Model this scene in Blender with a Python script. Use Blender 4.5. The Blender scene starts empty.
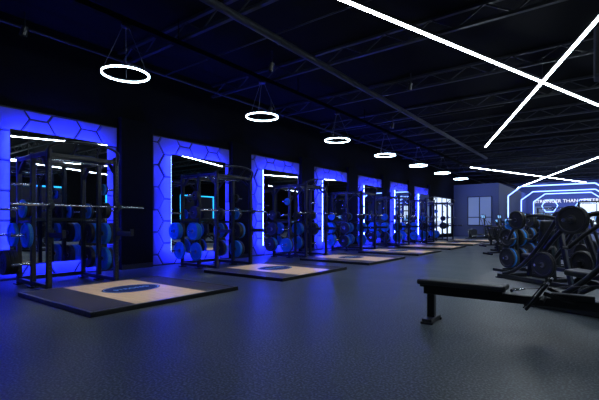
import bpy, bmesh, math, random
from mathutils import Vector, Matrix, Euler
random.seed(4)
S=bpy.context.scene
try: S.view_settings.view_transform='Standard'
except Exception: pass
CX=9.3
# ---------------- materials ----------------
def mat(name,col,rough=.5,metal=0,emit=None,es=0,noise=None,bump=0,spec=None,nscale=40,coat=0):
    m=bpy.data.materials.new(name); m.use_nodes=True
    nt=m.node_tree; b=nt.nodes['Principled BSDF']
    b.inputs['Base Color'].default_value=(*col,1)
    b.inputs['Roughness'].default_value=rough
    b.inputs['Metallic'].default_value=metal
    if spec is not None: b.inputs['Specular IOR Level'].default_value=spec
    if coat: b.inputs['Coat Weight'].default_value=coat
    if emit:
        b.inputs['Emission Color'].default_value=(*emit,1); b.inputs['Emission Strength'].default_value=es
    if noise or bump:
        tc=nt.nodes.new('ShaderNodeTexCoord'); n=nt.nodes.new('ShaderNodeTexNoise')
        n.inputs['Scale'].default_value=nscale; n.inputs['Detail'].default_value=4
        nt.links.new(tc.outputs['Object'],n.inputs['Vector'])
        if noise:
            r=nt.nodes.new('ShaderNodeValToRGB')
            r.color_ramp.elements[0].position=.35; r.color_ramp.elements[1].position=.65
            r.color_ramp.elements[0].color=(*col,1); r.color_ramp.elements[1].color=(*noise,1)
            nt.links.new(n.outputs['Fac'],r.inputs['Fac']); nt.links.new(r.outputs['Color'],b.inputs['Base Color'])
        if bump:
            bp=nt.nodes.new('ShaderNodeBump'); bp.inputs['Strength'].default_value=bump; bp.inputs['Distance'].default_value=.01
            nt.links.new(n.outputs['Fac'],bp.inputs['Height']); nt.links.new(bp.outputs['Normal'],b.inputs['Normal'])
    return m
M={}
M['black']=mat('black_powdercoat',(.014,.016,.020),.28)
M['wall']=mat('black_wall_paint',(.003,.0035,.006),.8,noise=(.004,.005,.008),nscale=3,spec=.08)
M['ceil']=mat('black_ceiling_paint',(.005,.006,.008),.9,spec=.08)
M['ceil2']=mat('ceiling_steel_black',(.015,.018,.023),.5,spec=.4)
M['cable']=mat('suspension_cable',(.06,.07,.10),.4)
M['steel']=mat('brushed_steel',(.65,.67,.7),.25,1)
M['darksteel']=mat('dark_steel',(.12,.12,.13),.35,1)
M['rubber']=mat('black_rubber',(.013,.014,.016),.55,noise=(.03,.033,.038),bump=.3,nscale=180)
M['blue']=mat('blue_bumper_rubber',(.008,.20,.66),.4)
M['hub']=mat('plate_hub',(.3,.3,.32),.3,1)
M['vinyl']=mat('black_vinyl',(.028,.031,.037),.34,bump=.15,nscale=120)
M['panel']=mat('hex_panel_paint_glow',(.12,.12,.46),.5,spec=.2)  # panel colour with part of the blue LED glow put into it
M['groove']=mat('hex_groove',(.008,.008,.03),.6)
M['mirror']=mat('mirror_glass',(.70,.74,.80),.01,1)
M['bled']=mat('blue_led',(0,0,0),.5,emit=(.028,.05,1),es=100)
M['bledfar']=mat('blue_led_far',(0,0,0),.5,emit=(.16,.28,1),es=6)
M['cyan']=mat('cyan_led',(0,0,0),.5,emit=(.02,.45,.9),es=2.5)
M['white']=mat('white_led',(0,0,0),.5,emit=(.82,.92,1),es=32)
M['ring']=mat('ring_led',(0,0,0),.5,emit=(.60,.83,1),es=24)
M['day']=mat('daylight_glass',(0,0,0),.3,emit=(.62,.76,1),es=1.5)
M['daydim']=mat('office_glass_lit',(0,0,0),.3,emit=(.30,.45,.95),es=.35)
M['sign']=mat('sign_white',(0,0,0),.5,emit=(.85,.9,1),es=1.5)
M['grey']=mat('grey_wall_paint',(.05,.06,.10),.7)
M['frame']=mat('window_frame_alu',(.03,.035,.045),.4,.6)
M['logo']=mat('logo_blue_black',(.004,.018,.11),.6,spec=.2)
M['logot']=mat('logo_print',(.20,.42,.85),.5)
M['screen']=mat('console_screen',(.01,.01,.01),.2,emit=(.2,.5,1),es=1.0)
M['turf']=mat('grey_floor_tile',(.085,.095,.108),.5,noise=(.14,.152,.17),bump=.2,nscale=60)
M['trim']=mat('trim_black',(.01,.01,.012),.4)
def floor_mat():
    m=mat('rubber_floor',(.03,.036,.046),.46,spec=.4)
    nt=m.node_tree;b=nt.nodes['Principled BSDF']
    tc=nt.nodes.new('ShaderNodeTexCoord')
    n1=nt.nodes.new('ShaderNodeTexNoise');n1.inputs['Scale'].default_value=1.2;n1.inputs['Detail'].default_value=6
    n2=nt.nodes.new('ShaderNodeTexNoise');n2.inputs['Scale'].default_value=55;n2.inputs['Detail'].default_value=3
    for n in(n1,n2): nt.links.new(tc.outputs['Object'],n.inputs['Vector'])
    r=nt.nodes.new('ShaderNodeValToRGB')
    r.color_ramp.elements[0].position=.45;r.color_ramp.elements[1].position=.72
    r.color_ramp.elements[0].color=(.018,.028,.038,1);r.color_ramp.elements[1].color=(.15,.19,.23,1)
    nt.links.new(n2.outputs['Fac'],r.inputs['Fac'])
    r1=nt.nodes.new('ShaderNodeMapRange');r1.inputs['To Min'].default_value=.6;r1.inputs['To Max'].default_value=1.35
    nt.links.new(n1.outputs['Fac'],r1.inputs['Value'])
    mx=nt.nodes.new('ShaderNodeVectorMath');mx.operation='SCALE'
    nt.links.new(r.outputs['Color'],mx.inputs[0]);nt.links.new(r1.outputs['Result'],mx.inputs['Scale'])
    nt.links.new(mx.outputs['Vector'],b.inputs['Base Color'])
    r2=nt.nodes.new('ShaderNodeMapRange');r2.inputs['To Min'].default_value=.32;r2.inputs['To Max'].default_value=.5
    nt.links.new(n1.outputs['Fac'],r2.inputs['Value']);nt.links.new(r2.outputs['Result'],b.inputs['Roughness'])
    bp=nt.nodes.new('ShaderNodeBump');bp.inputs['Strength'].default_value=.25;bp.inputs['Distance'].default_value=.008
    nt.links.new(n2.outputs['Fac'],bp.inputs['Height']);nt.links.new(bp.outputs['Normal'],b.inputs['Normal'])
    return m
M['floor']=floor_mat()
def wood_mat():
    m=mat('oak_planks',(.5,.38,.24),.42,spec=.3)
    nt=m.node_tree;b=nt.nodes['Principled BSDF']
    tc=nt.nodes.new('ShaderNodeTexCoord');mp=nt.nodes.new('ShaderNodeMapping');mp.inputs['Scale'].default_value=(1,14,1)
    n=nt.nodes.new('ShaderNodeTexNoise');n.inputs['Scale'].default_value=2.5;n.inputs['Detail'].default_value=8
    nt.links.new(tc.outputs['Object'],mp.inputs['Vector']);nt.links.new(mp.outputs['Vector'],n.inputs['Vector'])
    r=nt.nodes.new('ShaderNodeValToRGB')
    r.color_ramp.elements[0].position=.3;r.color_ramp.elements[1].position=.7
    r.color_ramp.elements[0].color=(.56,.40,.23,1);r.color_ramp.elements[1].color=(.74,.56,.35,1)
    nt.links.new(n.outputs['Fac'],r.inputs['Fac']);nt.links.new(r.outputs['Color'],b.inputs['Base Color'])
    return m
M['wood']=wood_mat()
# ---------------- builder ----------------
class B:
    def __init__(s): s.v=[];s.f=[];s.m=[];s.names=[];s.sm=[]
    def mi(s,k):
        if k not in s.names: s.names.append(k)
        return s.names.index(k)
    def raw(s,vs,fs,k,smooth=False,T=None):
        o=len(s.v)
        for v in vs:
            v=Vector(v)
            if T is not None: v=T@v
            s.v.append(tuple(v))
        i=s.mi(k)
        for f in fs: s.f.append(tuple(o+a for a in f)); s.m.append(i); s.sm.append(smooth)
    def box(s,c,d,k,rot=None,bev=0,seg=1):
        bm=bmesh.new(); bmesh.ops.create_cube(bm,size=1)
        bmesh.ops.scale(bm,vec=Vector(d),verts=bm.verts)
        if bev: bmesh.ops.bevel(bm,geom=bm.edges[:],offset=bev,segments=seg,affect='EDGES',profile=.5)
        T=Matrix.Translation(Vector(c))
        if rot: T=T@Euler(rot).to_matrix().to_4x4()
        bm.verts.ensure_lookup_table()
        s.raw([v.co[:] for v in bm.verts],[[v.index for v in f.verts] for f in bm.faces],k,False,T); bm.free()
    def bb(s,a,b,k,bev=0,seg=1):
        a=Vector(a);b=Vector(b); s.box((a+b)/2,[abs(x) for x in (b-a)],k,None,bev,seg)
    def beam(s,p,q,w,h,k,bev=0):
        p=Vector(p);q=Vector(q);d=q-p;L=d.length;z=d.normalized()
        up=Vector((0,0,1)) if abs(z.z)<.95 else Vector((1,0,0))
        x=up.cross(z).normalized();y=z.cross(x)
        bm=bmesh.new(); bmesh.ops.create_cube(bm,size=1); bmesh.ops.scale(bm,vec=Vector((w,h,L)),verts=bm.verts)
        if bev: bmesh.ops.bevel(bm,geom=bm.edges[:],offset=bev,segments=1,affect='EDGES')
        R=Matrix((x,y,z)).transposed().to_4x4(); T=Matrix.Translation((p+q)/2)@R
        bm.verts.ensure_lookup_table()
        s.raw([v.co[:] for v in bm.verts],[[v.index for v in f.verts] for f in bm.faces],k,False,T); bm.free()
    def tube(s,pts,r,k,n=10,cap=True):
        pts=[Vector(p) for p in pts]; vs=[];fs=[];N=len(pts)
        prev=None
        for i,p in enumerate(pts):
            t=(pts[min(i+1,N-1)]-pts[max(i-1,0)]).normalized()
            if prev is None:
                u=Vector((0,0,1)) if abs(t.z)<.9 else Vector((1,0,0))
                x=u.cross(t).normalized()
            else: x=(prev-t*prev.dot(t)).normalized()
            prev=x;y=t.cross(x)
            for j in range(n):
                a=2*math.pi*j/n; vs.append(p+x*math.cos(a)*r+y*math.sin(a)*r)
        for i in range(N-1):
            for j in range(n):
                fs.append((i*n+j,i*n+(j+1)%n,(i+1)*n+(j+1)%n,(i+1)*n+j))
        s.raw(vs,fs,k,True)
        if cap:
            s.raw(vs[:n],[tuple(range(n))[::-1]],k);s.raw(vs[-n:],[tuple(range(n))],k)
    def lathe(s,prof,c,axis,k,n=28,closed=False):
        ax=Vector(axis).normalized();u=Vector((0,0,1)) if abs(ax.z)<.9 else Vector((1,0,0))
        x=u.cross(ax).normalized();y=ax.cross(x);c=Vector(c);vs=[];fs=[];N=len(prof)
        for r,h in prof:
            for j in range(n):
                a=2*math.pi*j/n;vs.append(c+ax*h+x*math.cos(a)*r+y*math.sin(a)*r)
        rng=N if closed else N-1
        for i in range(rng):
            i2=(i+1)%N
            for j in range(n): fs.append((i*n+j,i*n+(j+1)%n,i2*n+(j+1)%n,i2*n+j))
        s.raw(vs,fs,k,False)
    def plate(s,c,axis,R,th,k):
        h=th/2
        s.lathe([(.026,h*.7),(R*.30,h*.7),(R*.34,h*.45),(R*.78,h*.45),(R*.83,h),(R*.97,h),(R,h*.7),(R,-h*.7),(R*.97,-h),(R*.83,-h),(R*.78,-h*.45),(R*.34,-h*.45),(R*.30,-h*.7),(.026,-h*.7)],c,axis,k,32,True)
        s.lathe([(.027,h*.75),(R*.22,h*.75),(R*.22,-h*.75),(.027,-h*.75)],c,axis,'hub',20,True)
    def mesh(s,name):
        me=bpy.data.meshes.new(name);me.from_pydata(s.v,[],s.f)
        for k in s.names: me.materials.append(M[k])
        me.polygons.foreach_set('material_index',s.m);me.polygons.foreach_set('use_smooth',s.sm)
        me.update();return me
    def obj(s,name,loc=(0,0,0),rz=0):
        return inst(name,s.mesh(name),loc,rz)
def inst(name,me,loc=(0,0,0),rz=0,parent=None):
    o=bpy.data.objects.new(name,me);o.location=loc;o.rotation_euler=(0,0,rz)
    S.collection.objects.link(o)
    if parent:o.parent=parent
    return o
def textmesh(body,size):
    c=bpy.data.curves.new('t','FONT');c.body=body;c.size=size;c.align_x='CENTER';c.align_y='CENTER';c.extrude=.001*size/.1
    o=bpy.data.objects.new('t',c);S.collection.objects.link(o)
    bpy.context.view_layer.update()
    me=bpy.data.meshes.new_from_object(o.evaluated_get(bpy.context.evaluated_depsgraph_get()))
    bpy.data.objects.remove(o)
    return [v.co.copy() for v in me.vertices],[tuple(p.vertices) for p in me.polygons]
# ---------------- room ----------------
Y0,Y1,X1,H=-8,48,22.3,5.25
def quick(name,a,b,k,bev=0):
    q=B();q.bb(a,b,k,bev);return q.obj(name)
quick('floor',(-.3,Y0-.3,-.2),(X1+.3,Y1+.3,0),'floor')
quick('ceiling',(-.3,Y0-.3,H),(X1+.3,Y1+.3,H+.2),'ceil')
quick('wall_left',(-.3,Y0,0),(0,Y1,H),'wall')
quick('wall_right',(X1,Y0,0),(X1+.3,Y1,H),'wall')
quick('wall_back',(0,Y0-.3,0),(X1,Y0,H),'wall')
quick('wall_front',(0,Y1,0),(X1,Y1+.3,H),'grey')
q=B();q.bb((.01,33,0),(CX-6,Y1-.01,4.1),'grey');q.obj('wall_office')
def window(name,c,w,h,axis,nm=3,gk='day'):
    q=B()
    def P(u,d,z):
        return (c[0]+u,c[1]-d,c[2]+z) if axis=='y-' else (c[0]+d,c[1]+u,c[2]+z)
    q.bb(P(-w/2,.005,0),P(w/2,.02,h),gk)
    for i in range(nm+1):
        u=-w/2+w*i/nm;q.bb(P(u-.035,.005,0),P(u+.035,.06,h),'frame')
    for z in(0,h*.28,h): q.bb(P(-w/2-.035,.005,z-.035 if z else 0),P(w/2+.035,.06,z+.035),'frame')
    q.obj(name)
window('window_1',(0.0,29.9,.25),4.6,2.7,'x+',4)
window('window_2',(CX-7.35,33,.9),1.7,2.2,'y-',2,'daydim')
window('window_3',(CX+1.2,Y1,.9),5.4,2.3,'y-',4)
window('window_4',(CX-4.6,Y1,.6),1.6,2.2,'y-',1,'daydim')
def clip(poly,ax,val,keepgt):
    out=[]
    for i in range(len(poly)):
        a=poly[i];b=poly[(i+1)%len(poly)]
        ia=(a[ax]>=val) if keepgt else (a[ax]<=val); ib=(b[ax]>=val) if keepgt else (b[ax]<=val)
        if ia: out.append(a)
        if ia!=ib:
            t=(val-a[ax])/(b[ax]-a[ax]);out.append((a[0]+(b[0]-a[0])*t,a[1]+(b[1]-a[1])*t))
    return out
PW,PH=2.7,3.42
MY0,MY1,MZ0,MZ1=.45,2.35,.32,2.95
hp=B();hp.bb((.001,0,0),(.04,PW,PH),'groove')
R=.34
for i in range(-1,9):
    for j in range(-1,9):
        cy=i*1.5*R;cz=j*math.sqrt(3)*R+(i%2)*math.sqrt(3)/2*R
        poly=[(cy+R*math.cos(a*math.pi/3),cz+R*math.sin(a*math.pi/3)) for a in range(6)]
        for ax,val,g in((0,0.02,True),(0,PW-.02,False),(1,0.02,True),(1,PH-.02,False)):
            if poly: poly=clip(poly,ax,val,g)
        if len(poly)<3: continue
        if all(MY0+.25<p[0]<MY1-.25 and MZ0+.25<p[1]<MZ1-.25 for p in poly): continue
        mx=sum(p[0] for p in poly)/len(poly);my=sum(p[1] for p in poly)/len(poly)
        h=random.choice([.05,.07,.095])
        def sh(p,g):
            d=math.hypot(p[0]-mx,p[1]-my);k=max(0,(d-g)/d) if d>1e-6 else 0
            return (mx+(p[0]-mx)*k,my+(p[1]-my)*k)
        n=len(poly)
        vs=[(.03,*sh(p,.014)) for p in poly]+[(h-.02,*sh(p,.014)) for p in poly]+[(h,*sh(p,.036)) for p in poly]
        fs=[tuple(range(2*n,3*n))]
        for L in(0,1):
            for a in range(n): fs.append((L*n+a,L*n+(a+1)%n,(L+1)*n+(a+1)%n,(L+1)*n+a))
        hp.raw(vs,fs,'panel')
hexmesh=hp.mesh('hex_wall_panel')
mm=B()
mm.bb((.24,MY0,MZ0),(.255,MY1,MZ1),'black')
mm.bb((.256,MY0+.012,MZ0+.012),(.262,MY1-.012,MZ1-.012),'mirror')
mm.bb((.10,MY0+.16,MZ0+.16),(.24,MY1-.16,MZ1-.16),'panel')
g=.03;a0,a1=.19,.225
mm.bb((a0,MY0+g,MZ0+g),(a1,MY0+g+.03,MZ1-g),'bled')
mm.bb((a0,MY1-g-.03,MZ0+g),(a1,MY1-g,MZ1-g),'bled')
mm.bb((a0,MY0+g+.03,MZ0+g),(a1,MY1-g-.03,MZ0+g+.03),'bled')
mm.bb((a0,MY0+g+.03,MZ1-g-.03),(a1,MY1-g-.03,MZ1-g),'bled')
mirmesh=mm.mesh('backlit_mirror')
pil=B()
pil.bb((.002,0,0),(.16,.86,PH+.25),'wall',.01);pil.bb((.16,.02,0),(.175,.84,.12),'trim')
pilmesh=pil.mesh('wall_pilaster')
# ---------------- power rack ----------------
rk=B();hw=.575;xf,xm,xr=.65,0,-.65;u=.075
for y in(-hw,hw):
    for x in(xf,xm,xr):
        rk.box((x,y,1.19),(u,u,2.34),'black',bev=.006)
        rk.box((x,y,.012),(.16,.14,.024),'black',bev=.004)
    rk.box((0,y,.075),(1.22,.07,.07),'black',bev=.006)
    rk.box((0,y,2.30),(1.22,.07,.07),'black',bev=.006)
    rk.box((-.32,y,1.15),(.58,.05,.05),'black',bev=.004)
    for i in range(30):
        rk.tube([(xf+u/2-.001,y,.35+i*.062),(xf+u/2+.0012,y,.35+i*.062)],.010,'darksteel',8)
    rk.beam((xf-.02,y,2.05),(xf-.27,y,2.28),.05,.05,'black')
    rk.beam((xr+.02,y,2.05),(xr+.27,y,2.28),.05,.05,'black')
    s=1 if y>0 else -1
    rk.box((xf+.05,y,1.44),(.03,.09,.16),'black',bev=.004)
    rk.box((xf+.09,y,1.40),(.09,.07,.03),'rubber')
    rk.box((xf+.135,y,1.43),(.02,.07,.07),'black',bev=.003)
    rk.box((xf+.30,y,.93),(.52,.055,.07),'black',bev=.004)
    rk.box((xf+.30,y,.972),(.50,.05,.012),'rubber')
    rk.box((xf+.55,y,.975),(.025,.055,.09),'black',bev=.003)
    rk.box((xf+.055,y,.93),(.03,.10,.22),'black',bev=.004)
    rk.tube([(xf-.2,y,.075),(xf-.2,y+s*.14,.075)],.012,'steel',8)
    for x in(xm,xr):
        for z in(.42,.92,1.38,1.8):
            if z==1.8 and x==xr: continue
            rk.tube([(x,y+s*.03,z),(x,y+s*.33,z)],.024,'steel',10)
            rk.lathe([(0,.0),(.04,0),(.04,.02),(0,.02)],(x,y+s*.037,z),(0,s,0),'black',14)
for x,z in((xr,.10),(xr,2.30),(xm,2.30),(xr,1.2),(xf,2.27)):
    rk.box((x,0,z),(.06,2*hw-.07,.07),'black',bev=.005)
rk.box((xf,0,2.27),(.012,.5,.12),'logo',bev=.002)
arch=[(xf+.03,-hw,2.2)]
for i in range(17):
    a=math.pi*(1-i/16);arch.append((xf+.04+.16*math.sin(a),.60*math.cos(a),2.34+.17*math.sin(a)**.7))
arch.append((xf+.03,hw,2.2))
rk.tube(arch,.022,'black',10)
rk.tube([(.2,-hw,2.25),(.2,hw,2.25)],.017,'steel',10)
for y in(-.2,.2): rk.tube([(xf,y,2.30),(xf+.18,y,2.50)],.016,'black',8)
rackmesh=rk.mesh('power_rack')
def plates(seed):
    rnd=random.Random(seed);p=B()
    for s in(-1,1):
        for x in(xm,xr):
            for z,Rr in((.42,.225),(.92,.215),(1.38,.16),(1.8,.11)):
                if z==1.8 and x==xr: continue
                if rnd.random()<.15: continue
                off=.065
                for j in range(rnd.choice([1,2,2,3])):
                    th=rnd.choice([.05,.065,.08]) if Rr>.2 else .035
                    col=('blue' if rnd.random()<.66 else 'rubber') if Rr>.17 else ('blue' if rnd.random()<.25 else 'rubber')
                    if off+th>.30: break
                    p.plate((x,s*(hw+off+th/2),z-.002),(0,s,0),Rr,th,col);off+=th+.004
    return p.mesh('bumper_plate_set')
pm=[plates(i) for i in range(4)]
bb=B()
bb.tube([(0,-.66,0),(0,.66,0)],.014,'steel',12)
for s in(-1,1):
    bb.tube([(0,s*.66,0),(0,s*.68,0)],.036,'steel',14)
    bb.tube([(0,s*.68,0),(0,s*1.1,0)],.025,'steel',14)
    bb.tube([(0,s*1.1,0),(0,s*1.105,0)],.018,'darksteel',12)
barmesh=bb.mesh('barbell')
pf=B();L=2.30;W=2.45;T=.06
pf.bb((-L/2,-W/2,0),(L/2,W/2,T-.02),'black')
for y in(-W/2,W/2-.05): pf.bb((-L/2,y,.0),(L/2,y+.05,T+.004),'black',.004)
for x in(-L/2,L/2-.05): pf.bb((x,-W/2+.05,0),(x+.05,W/2-.05,T+.004),'black',.004)
for y0,y1 in((-W/2+.052,-.602),(.602,W/2-.052)):
    for i in range(2):
        a=-L/2+.052+i*(L-.104)/2; pf.bb((a+.002,y0,T-.02),(a+(L-.104)/2-.002,y1,T),'rubber')
n=6
for i in range(n):
    w=1.2/n;pf.bb((-L/2+.052,-.6+i*w+.0015,T-.02),(L/2-.052,-.6+(i+1)*w-.0015,T),'wood')
def disc(b,c,a,bx,k,h=.002,inner=0,n=40):
    vs=[];fs=[]
    for r,z in((inner,0),(1,0)):
        for j in range(n):
            t=2*math.pi*j/n;vs.append((c[0]+a*r*math.cos(t),c[1]+bx*r*math.sin(t),c[2]+h))
    for j in range(n): fs.append((j,(j+1)%n,n+(j+1)%n,n+j))
    b.raw(vs,fs,k)
lc=(-.12,0.05,T)
disc(pf,lc,.36,.47,'logo',.002)
disc(pf,lc,.34,.445,'logot',.003,.97)
tv,tf=textmesh('STRONG',.15)
pf.raw(tv,tf,'logot',False,Matrix.Translation((lc[0],lc[1],T+.004))@Matrix.Rotation(math.pi/2,4,'Z'))
platmesh=pf.mesh('lifting_platform')
rp=B()
rp.lathe([(.385,0),(.405,0),(.405,.022),(.385,.022)],(0,0,0),(0,0,1),'ring',40,True)
rp.lathe([(.378,.023),(.410,.023),(.410,.05),(.378,.05)],(0,0,0),(0,0,1),'black',40,True)
for a in(.5,2.6,4.7): rp.tube([(.395*math.cos(a),.395*math.sin(a),.04),(.05*math.cos(a),.05*math.sin(a),.87)],.006,'cable',6)
rp.lathe([(0,.86),(.08,.86),(.08,.90),(0,.90)],(0,0,0),(0,0,1),'black',20)
ringmesh=rp.mesh('ring_pendant_light')
def spot(name,loc,e,size,col=(.9,.95,1),soft=.12):
    ld=bpy.data.lights.new(name,'SPOT');ld.energy=e;ld.spot_size=math.radians(size);ld.spot_blend=.9;ld.shadow_soft_size=soft;ld.color=col
    lo=bpy.data.objects.new(name,ld);lo.location=loc;S.collection.objects.link(lo);return lo
for k in range(-1,7):
    y0=2.35+3.63*k
    inst('hex_wall_panel',hexmesh,(0,y0,0))
    inst('backlit_mirror',mirmesh,(0,y0,0))
    inst('wall_pilaster',pilmesh,(0,y0+PW+.035,0))
    ry=3.38+3.63*k
    ro=inst('power_rack',rackmesh,(1.36,ry,0))
    inst('bumper_plates',pm[(k+1)%4],(0,0,0),0,ro)
    inst('barbell',barmesh,(1.36+xf+.095,ry-.04 ,1.43))
    inst('lifting_platform',platmesh,(3.28,3.55+3.63*k,0))
    ryy=3.87+3.63*k
    inst('ring_pendant_light',ringmesh,(2.5,ryy,3.79))
    spot('platform_fill_spot',(3.4,ryy-.3,4.55),390,48,(1,.95,.90))  # added unseen spot to brighten the platform, no fixture of its own
# ---------------- ceiling works ----------------
def linelight(name,p,q):
    b=B();z=4.62
    b.beam((p[0],p[1],z),(q[0],q[1],z),.055,.02,'white')
    b.beam((p[0],p[1],z+.04),(q[0],q[1],z+.04),.07,.055,'black')
    for t in(.1,.5,.9):
        x=p[0]+(q[0]-p[0])*t;y=p[1]+(q[1]-p[1])*t;b.tube([(x,y,z+.05),(x,y,H)],.006,'darksteel',6)
    b.obj(name)
def X(cx,cy,k=1,z=0):
    a=(3.08*k,9.1*k);bv=(-3.08*k,8.4*k)
    linelight('linear_pendant_light',(CX+cx-a[0],cy-a[1]),(CX+cx+a[0],cy+a[1]))
    linelight('linear_pendant_light',(CX+cx-bv[0],cy-bv[1]),(CX+cx+bv[0],cy+bv[1]))
X(-1.12,11.55)
X(8.2,7.5)
linelight('linear_pendant_light',(CX-6.5,26.8),(CX-.9,43))
linelight('linear_pendant_light',(CX+1.8,21.5),(CX-6.65,46))
linelight('linear_pendant_light',(CX+5,22),(CX+10,38))
c=B();c.bb((2.44,Y0+.1,4.71),(2.56,Y1-.1,4.81),'ceil')
for y in range(-7,48,4): c.tube([(2.5,y,4.8),(2.5,y,H)],.012,'ceil',6)
c.obj('ceiling_track_beam')
c=B()
for i in range(19):
    y=-6.5+i*2.9
    c.bb((.05,y-.04,4.86),(X1-.05,y+.04,4.92),'ceil2');c.bb((.05,y-.04,5.18),(X1-.05,y+.04,5.24),'ceil2')
    for j in range(22):
        x0=.1+j*1.0;c.beam((x0,y,4.9),(x0+.5,y,5.2),.025,.025,'ceil2');c.beam((x0+.5,y,5.2),(x0+1,y,4.9),.025,.025,'ceil2')
c.obj('ceiling_joists')
c=B();c.tube([(4.3,Y0+.1,4.70),(4.3,10,4.70),(4.3,24,4.70)],.07,'ceil2',16)
for y in range(-6,24,3): c.tube([(4.3,y,4.70),(4.3,y+.05,4.70)],.08,'ceil2',16)
c.obj('air_duct')
c=B();
c.tube([(.6,Y0+.1,4.82),(.6,Y1-.1,4.82)],.03,'ceil2',8)
for y in range(-6,46,4):
    c.tube([(.6,y,4.835),(6.9,y,4.835)],.015,'ceil2',6)
c.obj('sprinkler_pipes')
for (x,y) in((1.3,2.7),(1.5,9),(3.7,6.5),(3.6,13),(5.6,9.5),(3.9,27.5)):
    b=B();b.tube([(0,0,.0),(0,0,.25)],.012,'black',6);b.lathe([(0,0),(.05,0),(.06,-.16),(.052,-.16),(.045,-.05),(0,-.05)],(0,0,0),(.25,.1,1),'black',16)
    b.obj('ceiling_spotlight',(x,y,4.56))
for x,y,e in((CX+.8,9.5,380),(CX+.5,15,360),(CX-1.5,21.5,360),(CX-3.2,28.5,420),(CX-1.6,3.6,110),(CX-2.4,9.5,220)):
    spot('floor_zone_fill_spot',(x,y,4.75),e,110,(.82,.92,1),.2)  # added fill light over floor and machines, not an actual fixture
b=B();b.box((0,0,0),(.30,.26,.62),'grey',bev=.02,seg=2);b.box((0,-.135,0),(.25,.012,.56),'rubber')
b.tube([(0,0,.3),(0,0,1.98)],.015,'black',8);b.obj('hanging_speaker',(CX+.10,6.25,3.25))
for i in range(5):
    b=B();y=2+i*7.0
    for z in(1.2,3.6): b.bb((X1-.08,y,z),(X1-.005,y+4,z+.10),'cyan')
    for yy in(y,y+1.95,y+3.9): b.bb((X1-.08,yy,1.3),(X1-.005,yy+.10,3.6),'cyan')
    b.bb((X1-.03,y+.1,1.3),(X1-.006,y+3.9,3.6),'groove');b.obj('led_wall_feature')
for y in(4,16,28):
    b=B();b.bb((-.25,-.25,0),(.25,.25,H-.01),'wall',.01);b.bb((-.28,-.28,0),(.28,.28,.12),'trim',.005);b.obj('column',(CX+7,y,0))
b=B();b.bb((CX-2.0,7.0,.0),(CX+9,24,.012),'turf');b.obj('floor_mat_zone')
# ---------------- seated cable row ----------------
b=B()
b.box((-1.17,0,.465),(.92,.27,.065),'vinyl',bev=.022,seg=3)
b.box((-1.17,0,.420),(.86,.20,.025),'black')
b.bb((-1.58,-.045,.32),(.55,.045,.410),'black',.006)
b.box((-1.50,0,.19),(.085,.075,.30),'black',bev=.006)
b.box((-1.50,0,.03),(.11,.34,.055),'black',bev=.006)
b.box((-1.50,-.16,.012),(.13,.04,.024),'rubber');b.box((-1.50,.16,.012),(.13,.04,.024),'rubber')
for s in(-1,1):
    b.box((-.42,s*.20,.44),(.030,.16,.32),'black',rot=(0,.6,0),bev=.008)
    b.box((-.445,s*.20,.45),(.012,.14,.30),'rubber',rot=(0,.6,0))
    b.tube([(-.38,0,.40),(-.38,s*.28,.40)],.022,'black',10)
    b.beam((-.36,s*.20,.47),(-.12,s*.05,.38),.035,.035,'black')
b.box((-.15,0,.43),(.35,.10,.06),'black',bev=.006)
b.tube([(-.66,-.07,.45),(-.66,.07,.45)],.016,'rubber',10);b.tube([(-.66,-.07,.45),(-.55,0,.47),(-.66,.07,.45)],.008,'steel',8)
b.tube([(-.55,0,.47),(.45,0,.62)],.004,'darksteel',6)
for s in(-1,1):
    b.box((.95,s*.32,1.0),(.07,.07,2.0),'black',bev=.006);b.box((.50,s*.32,1.0),(.07,.07,2.0),'black',bev=.006)
    b.box((.72,s*.32,.04),(.6,.08,.08),'black',bev=.006);b.box((.72,s*.32,1.97),(.52,.07,.07),'black',bev=.006)
    b.tube([(.72,s*.08,.1),(.72,s*.08,1.9)],.012,'steel',8)
b.box((.95,0,1.97),(.07,.6,.07),'black');b.box((.5,0,1.97),(.07,.6,.07),'black');b.box((.72,0,.06),(.07,.6,.06),'black')
b.box((.50,0,.36),(.07,.60,.07),'black')
for i in range(15): b.box((.72,0,.13+i*.052),(.12,.38,.046),'darksteel',bev=.003)
b.lathe([(.02,-.015),(.07,-.015),(.06,0),(.07,.015),(.02,.015)],(.45,0,.60),(0,1,0),'steel',20,True)
b.tube([(.45,-.06,.60),(.45,.06,.60)],.015,'steel',8);b.box((.47,0,.5),(.03,.09,.24),'black')
b.obj('seated_cable_row_machine',(CX-.05,4.62,0))
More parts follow.
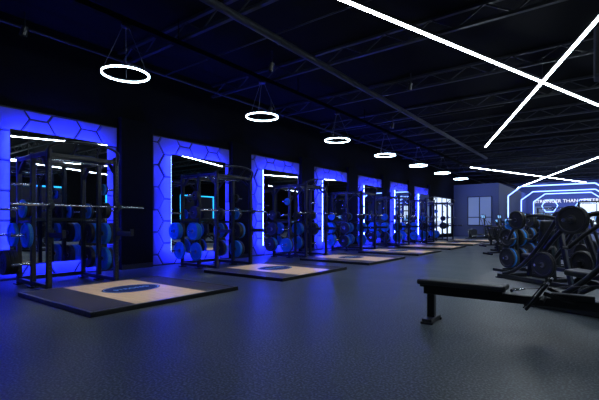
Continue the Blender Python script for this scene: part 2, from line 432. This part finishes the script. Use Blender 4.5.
# ---------------- plate loaded machine ----------------
def press():
    b=B()
    for s in(-1,1):
        b.box((0,s*.36,.045),(1.7,.08,.08),'black',bev=.008)
        b.box((.8,s*.36,.01),(.14,.12,.02),'rubber');b.box((-.8,s*.36,.01),(.14,.12,.02),'rubber')
        pts=[]
        for i in range(11):
            t=i/10;pts.append((.72-1.15*t,s*(.36-.08*t),.10+1.12*t**1.7))
        b.tube(pts,.036,'black',12)
        b.beam((-.75,s*.36,.08),(-.42,s*.28,1.20),.07,.07,'black',.008)
        pts=[]
        for i in range(13):
            t=i/12;pts.append((-.40+1.05*t,s*(.30+.14*math.sin(t*math.pi)),1.20+.12*math.sin(t*math.pi)-.42*t*t))
        b.tube(pts,.030,'black',12)
        e=pts[-1];b.tube([(e[0],s*.30,e[2]),(e[0],s*.12,e[2]+.02)],.019,'rubber',10)
        m=pts[7];b.tube([(m[0],s*.42,m[2]),(m[0],s*.74,m[2])],.024,'steel',12)
        for j in range(2): b.plate((m[0],s*(.50+j*.05),m[2]),(0,s,0),.175,.042,'rubber')
        b.box((-.30,s*.36,.24),(.06,.06,.36),'black',bev=.004)
        b.tube([(-.30,s*.38,.38),(-.30,s*.66,.38)],.024,'steel',10)
        for j in range(2): b.plate((-.30,s*(.43+j*.05),.38),(0,s,0),.225,.042,'rubber')
        b.tube([(-.42,s*.3,1.2),(-.42,s*.0,1.2)],.03,'steel',12)
    for x in(-.8,-.1,.8): b.box((x,0,.045),(.08,.70,.07),'black',bev=.006)
    b.beam((-.1,0,.06),(-.02,0,1.0),.08,.08,'black',.006)
    b.beam((-.02,0,.98),(-.42,0,1.18),.06,.06,'black',.006)
    b.beam((-.05,0,.30),(.40,0,.40),.07,.07,'black',.006);b.beam((.38,0,.40),(.45,0,.06),.07,.07,'black',.006)
    b.box((.28,0,.47),(.42,.34,.08),'vinyl',rot=(0,-.08,0),bev=.028,seg=3)
    b.box((.05,0,.86),(.09,.32,.62),'vinyl',rot=(0,-.12,0),bev=.03,seg=3)
    return b.mesh('plate_loaded_press_machine')
pmz=press()
for x,y,r in((CX+.14,6.3,2.75),(CX-.75,8.8,2.5),(CX-.85,11.6,2.4),(CX+1.6,9.8,2.5),(CX-.7,14.6,2.6),(CX+2.2,13,2.5),(CX-1.4,19.5,2.5),(CX+.8,18,2.5),(CX-1.2,22.3,2.5),(CX-.9,17.0,2.5)):
    inst('plate_loaded_press_machine',pmz,(x,y,.013 if y>7 else 0),r)
# weight plate tree
b=B()
for x in(-.3,.3): b.box((x,0,.03),(.07,.6,.06),'black',bev=.006)
b.box((0,0,.06),(.6,.07,.06),'black',bev=.006)
b.beam((0,-.12,.06),(0,-.02,1.15),.07,.06,'black',.006);b.beam((0,.12,.06),(0,.02,1.15),.07,.06,'black',.006)
for z,Rr in((.32,.225),(.78,.2),(1.08,.12)):
    for s in(-1,1):
        b.tube([(s*.02,0,z),(s*.30,0,z)],.024,'steel',10)
        for j in range(2 if z>1 else 3): b.plate((s*(.09+j*.055),0,z),(s,0,0),Rr,.045,'blue' if j==1 else 'rubber')
tree=b.mesh('weight_plate_tree')
for x,y,r in((-1.55,10.3,.9),(-1.5,13.2,.9),(-1.75,16.2,.9)): inst('weight_plate_tree',tree,(CX+x,y,.013),r)
b=B()
b.box((0,0,.05),(1.1,.07,.07),'black',bev=.005)
for x in(-.55,.55): b.box((x,0,.035),(.07,.55,.07),'black',bev=.005)
b.beam((-.4,0,.07),(-.1,0,.42),.07,.06,'black');b.beam((.45,0,.07),(.25,0,.42),.07,.06,'black')
b.box((0.1,0,.40),(.75,.06,.05),'black')
b.box((.35,0,.455),(.38,.30,.07),'vinyl',bev=.025,seg=3)
b.box((-.22,0,.70),(.82,.29,.07),'vinyl',rot=(0,.75,0),bev=.025,seg=3)
b.beam((-.4,0,.12),(-.30,0,.70),.05,.05,'black')
adj=b.mesh('adjustable_weight_bench')
for x,y,r in((CX+2.6,6.2,.4),(CX+2.9,7.9,.3)): inst('adjustable_weight_bench',adj,(x,y,.013 if y>7 else 0),r)
# ---------------- cardio ----------------
def ellip():
    b=B()
    b.box((0,0,.06),(1.7,.14,.09),'black',bev=.01)
    for x in(-.8,.8): b.box((x,0,.03),(.09,.62,.06),'black',bev=.01)
    b.box((-.5,0,.38),(.62,.22,.55),'black',bev=.09,seg=3)
    b.lathe([(0,.13),(.26,.13),(.28,.10),(.28,-.10),(.26,-.13),(0,-.13)],(-.5,0,.42),(0,1,0),'darksteel',28)
    b.beam((.55,0,.1),(.42,0,1.45),.09,.09,'black',.01)
    b.box((.38,0,1.52),(.07,.40,.28),'black',rot=(0,-.25,0),bev=.02);b.box((.34,0,1.53),(.012,.30,.19),'screen',rot=(0,-.25,0))
    for s in(-1,1):
        b.tube([(-.72,s*.17,.35+s*.15),(.0,s*.2,.25),(.62,s*.26,.30)],.025,'steel',10)
        b.box((-.1,s*.22,.30),(.36,.14,.05),'rubber',bev=.015)
        b.tube([(.62,s*.26,.30),(.55,s*.28,.85),(.42+s*.05,s*.28,1.2),(.22+s*.08,s*.27,1.45),(.18+s*.08,s*.27,1.7)],.02,'black',10)
    return b.mesh('elliptical_trainer')
def airbike():
    b=B()
    for x in(-.5,.6): b.box((x,0,.035),(.08,.56,.07),'black',bev=.01)
    b.beam((-.5,0,.07),(.6,0,.07),.07,.06,'black')
    for h in(.05,-.05): b.lathe([(.30,h),(.33,h),(.33,h*.6),(.30,h*.6)],(.42,0,.48),(0,1,0),'black',28,True)
    for r in(.1,.17,.24): b.lathe([(r,.06),(r+.008,.06),(r+.008,.05),(r,.05)],(.42,0,.48),(0,1,0),'darksteel',28,True)
    for i in range(12):
        a=i*math.pi/6;b.beam((.42+.03*math.cos(a),0,.48+.03*math.sin(a)),(.42+.31*math.cos(a),0,.48+.31*math.sin(a)),.09,.008,'darksteel')
    b.beam((.42,.09,.48),(-.1,.07,.35),.04,.05,'black');b.beam((.42,-.09,.48),(-.1,-.07,.35),.04,.05,'black')
    b.beam((.55,0,.08),(.42,0,.2),.06,.06,'black');b.beam((-.1,0,.35),(-.1,0,.08),.08,.08,'black')
    b.lathe([(0,.09),(.11,.09),(.11,.06),(0,.06)],(-.08,0,.34),(0,1,0),'darksteel',18)
    b.beam((-.1,0,.35),(-.28,0,.92),.05,.05,'black');b.box((-.30,0,.96),(.26,.22,.07),'vinyl',bev=.03,seg=2)
    b.beam((.05,0,.40),(.22,0,1.12),.06,.06,'black');b.box((.20,0,1.2),(.05,.22,.18),'black',bev=.02);b.box((.17,0,1.2),(.012,.15,.11),'screen')
    for s in(-1,1):
        b.tube([(.1,s*.13,.3),(.16,s*.24,.7),(.05,s*.26,1.05),(-.10,s*.24,1.18)],.02,'black',8)
        b.box((-.08+s*.12,s*.19,.32),(.12,.10,.03),'rubber')
        b.tube([(.12,s*.13,.42),(.14,s*.30,.42)],.018,'black',8)
    return b.mesh('air_bike')
def tread():
    b=B()
    b.box((0,0,.12),(1.9,.80,.14),'black',bev=.03,seg=2);b.box((-.08,0,.196),(1.6,.5,.012),'rubber')
    b.box((.75,0,.22),(.42,.78,.14),'darksteel',bev=.05,seg=2)
    for s in(-1,1):
        b.beam((.78,s*.38,.2),(.55,s*.38,1.35),.08,.06,'black',.01);b.tube([(.58,s*.38,1.0),(.1,s*.38,.95),(.0,s*.38,.85)],.025,'black',8)
    b.box((.55,0,1.2),(.16,.80,.10),'black',bev=.02);b.box((.60,0,1.48),(.06,.62,.42),'black',rot=(0,-.2,0),bev=.02);b.box((.565,0,1.49),(.012,.54,.32),'screen',rot=(0,-.2,0))
    return b.mesh('treadmill')
def cable():
    b=B()
    for s in(-1,1):
        for x in(-.3,.3): b.box((x,s*1.1,1.15),(.08,.08,2.3),'black',bev=.006)
        b.box((0,s*1.1,.04),(.9,.10,.08),'black',bev=.006);b.box((0,s*1.1,2.28),(.68,.08,.08),'black',bev=.006)
        for i in range(14): b.box((0,s*1.1,.14+i*.055),(.30,.13,.048),'darksteel',bev=.003)
        for x in(-.08,.08): b.tube([(x,s*1.1,.1),(x,s*1.1,2.2)],.012,'steel',8)
        b.lathe([(.02,-.015),(.08,-.015),(.07,0),(.08,.015),(.02,.015)],(.0,s*.98,1.9),(1,0,0),'steel',20,True)
        b.tube([(0,s*.98,1.9),(0,s*.98,1.2)],.004,'steel',6)
        b.tube([(-.07,s*.98,1.15),(.07,s*.98,1.15),(0,s*.98,1.25),(-.07,s*.98,1.15)],.01,'rubber',6)
    b.box((0,0,2.28),(.08,2.2,.08),'black',bev=.006);b.tube([(.2,-1.1,2.2),(.2,1.1,2.2)],.018,'steel',8)
    return b.mesh('cable_crossover_machine')
em,tm,cm,am=ellip(),tread(),cable(),airbike()
for x,y,r in((-3.7,26.2,.9),(-2.7,25.7,.9),(-4.8,29,.9),(-3.6,28.6,.9),(-2.4,28.2,.9),(-4.3,31.5,.9),(-3.0,31,.9),(-5.9,31.2,.9),(-6.6,29.4,.9)):
    inst('elliptical_trainer',em,(CX+x,y,0),r)
for x,y,r in((-2.9,17.6,.7),(-3.1,19.4,.7),(-3.3,21.2,.7),(-2.7,22.9,.7),(-3.9,23.3,.7),(-4.0,20.6,.7),(-2.75,15.6,.7)):
    inst('air_bike',am,(CX+x,y,0),r)
for x in(-4.8,-3.6,-2.4,-1.2,0,1.2,2.4): inst('treadmill',tm,(CX+x,44.5,0),math.pi/2)
for x,y,r in((-2.9,38.0,1.57),(1.9,37.7,1.57),(.2,27.5,1.57)): inst('cable_crossover_machine',cm,(CX+x,y,0),r)
def ledrig(name,cx,y,w,z0,z1):
    b=B();k='bledfar'
    pts=[(-w/2,z0),(-w/2,z1-.7),(-w/2+.9,z1),(w/2-.9,z1),(w/2,z1-.7),(w/2,z0)]
    for i in range(5):
        b.beam((pts[i][0],0,pts[i][1]),(pts[i+1][0],0,pts[i+1][1]),.07,.07,k)
        b.beam((pts[i][0],.09,pts[i][1]),(pts[i+1][0],.09,pts[i+1][1]),.12,.10,'black')
    b.obj(name,(cx,y,0))
ledrig('led_portal_frame',CX-2.2,42.4,5.2,0,3.7)
ledrig('led_portal_frame',CX-2.4,40.2,6.2,0,3.8)
ledrig('led_portal_frame',CX-2.5,35.0,6.4,0,3.9)
b=B()
for i,(x,z,r) in enumerate(((-2.5,1.9,.75),(-1.1,2.7,.75),(.9,3.9,.5),(-4.0,2.8,.7),(1.9,3.95,.5))):
    P=[(x+r*math.cos(a*math.pi/3),0,z+r*math.sin(a*math.pi/3)) for a in range(6)]
    for a in range(6): b.beam(P[a],P[(a+1)%6],.07,.06,'bledfar')
b.obj('led_hexagon_wall_art',(CX,Y1-.06,0))
b=B()
tv,tf=textmesh('STRONGER THAN YESTERDAY',.46)
b.raw(tv,tf,'sign',False,Matrix.Rotation(math.pi/2,4,'X'));b.obj('wall_sign_lettering',(CX-2.2,Y1-.15,3.25))
quick('baseboard_front',(CX-6,Y1-.02,0),(X1,Y1,.12),'trim')
quick('baseboard_right',(X1-.02,Y0,0),(X1,Y1,.12),'trim')
for x,y,e in((-4.5,44.5,300),(-1.5,44.5,300),(1.5,44.5,300),(-7.2,30,130)):
    ld=bpy.data.lights.new('blue_wash','AREA');ld.energy=e;ld.size=.5;ld.color=(.18,.28,1)
    lo=bpy.data.objects.new('blue_wash_light',ld);lo.location=(CX+x,y,4.6);lo.rotation_euler=(math.radians(35),0,0);S.collection.objects.link(lo)
w=bpy.data.worlds.new('w');S.world=w;w.use_nodes=True
w.node_tree.nodes['Background'].inputs[0].default_value=(.01,.015,.03,1)
cd=bpy.data.cameras.new('camera');cd.lens=24;cd.sensor_width=36;cd.shift_y=22/599;cd.clip_end=200
co=bpy.data.objects.new('camera',cd);co.location=(CX,0,1.15);co.rotation_euler=(math.pi/2,0,math.radians(36.84));S.collection.objects.link(co);S.camera=co
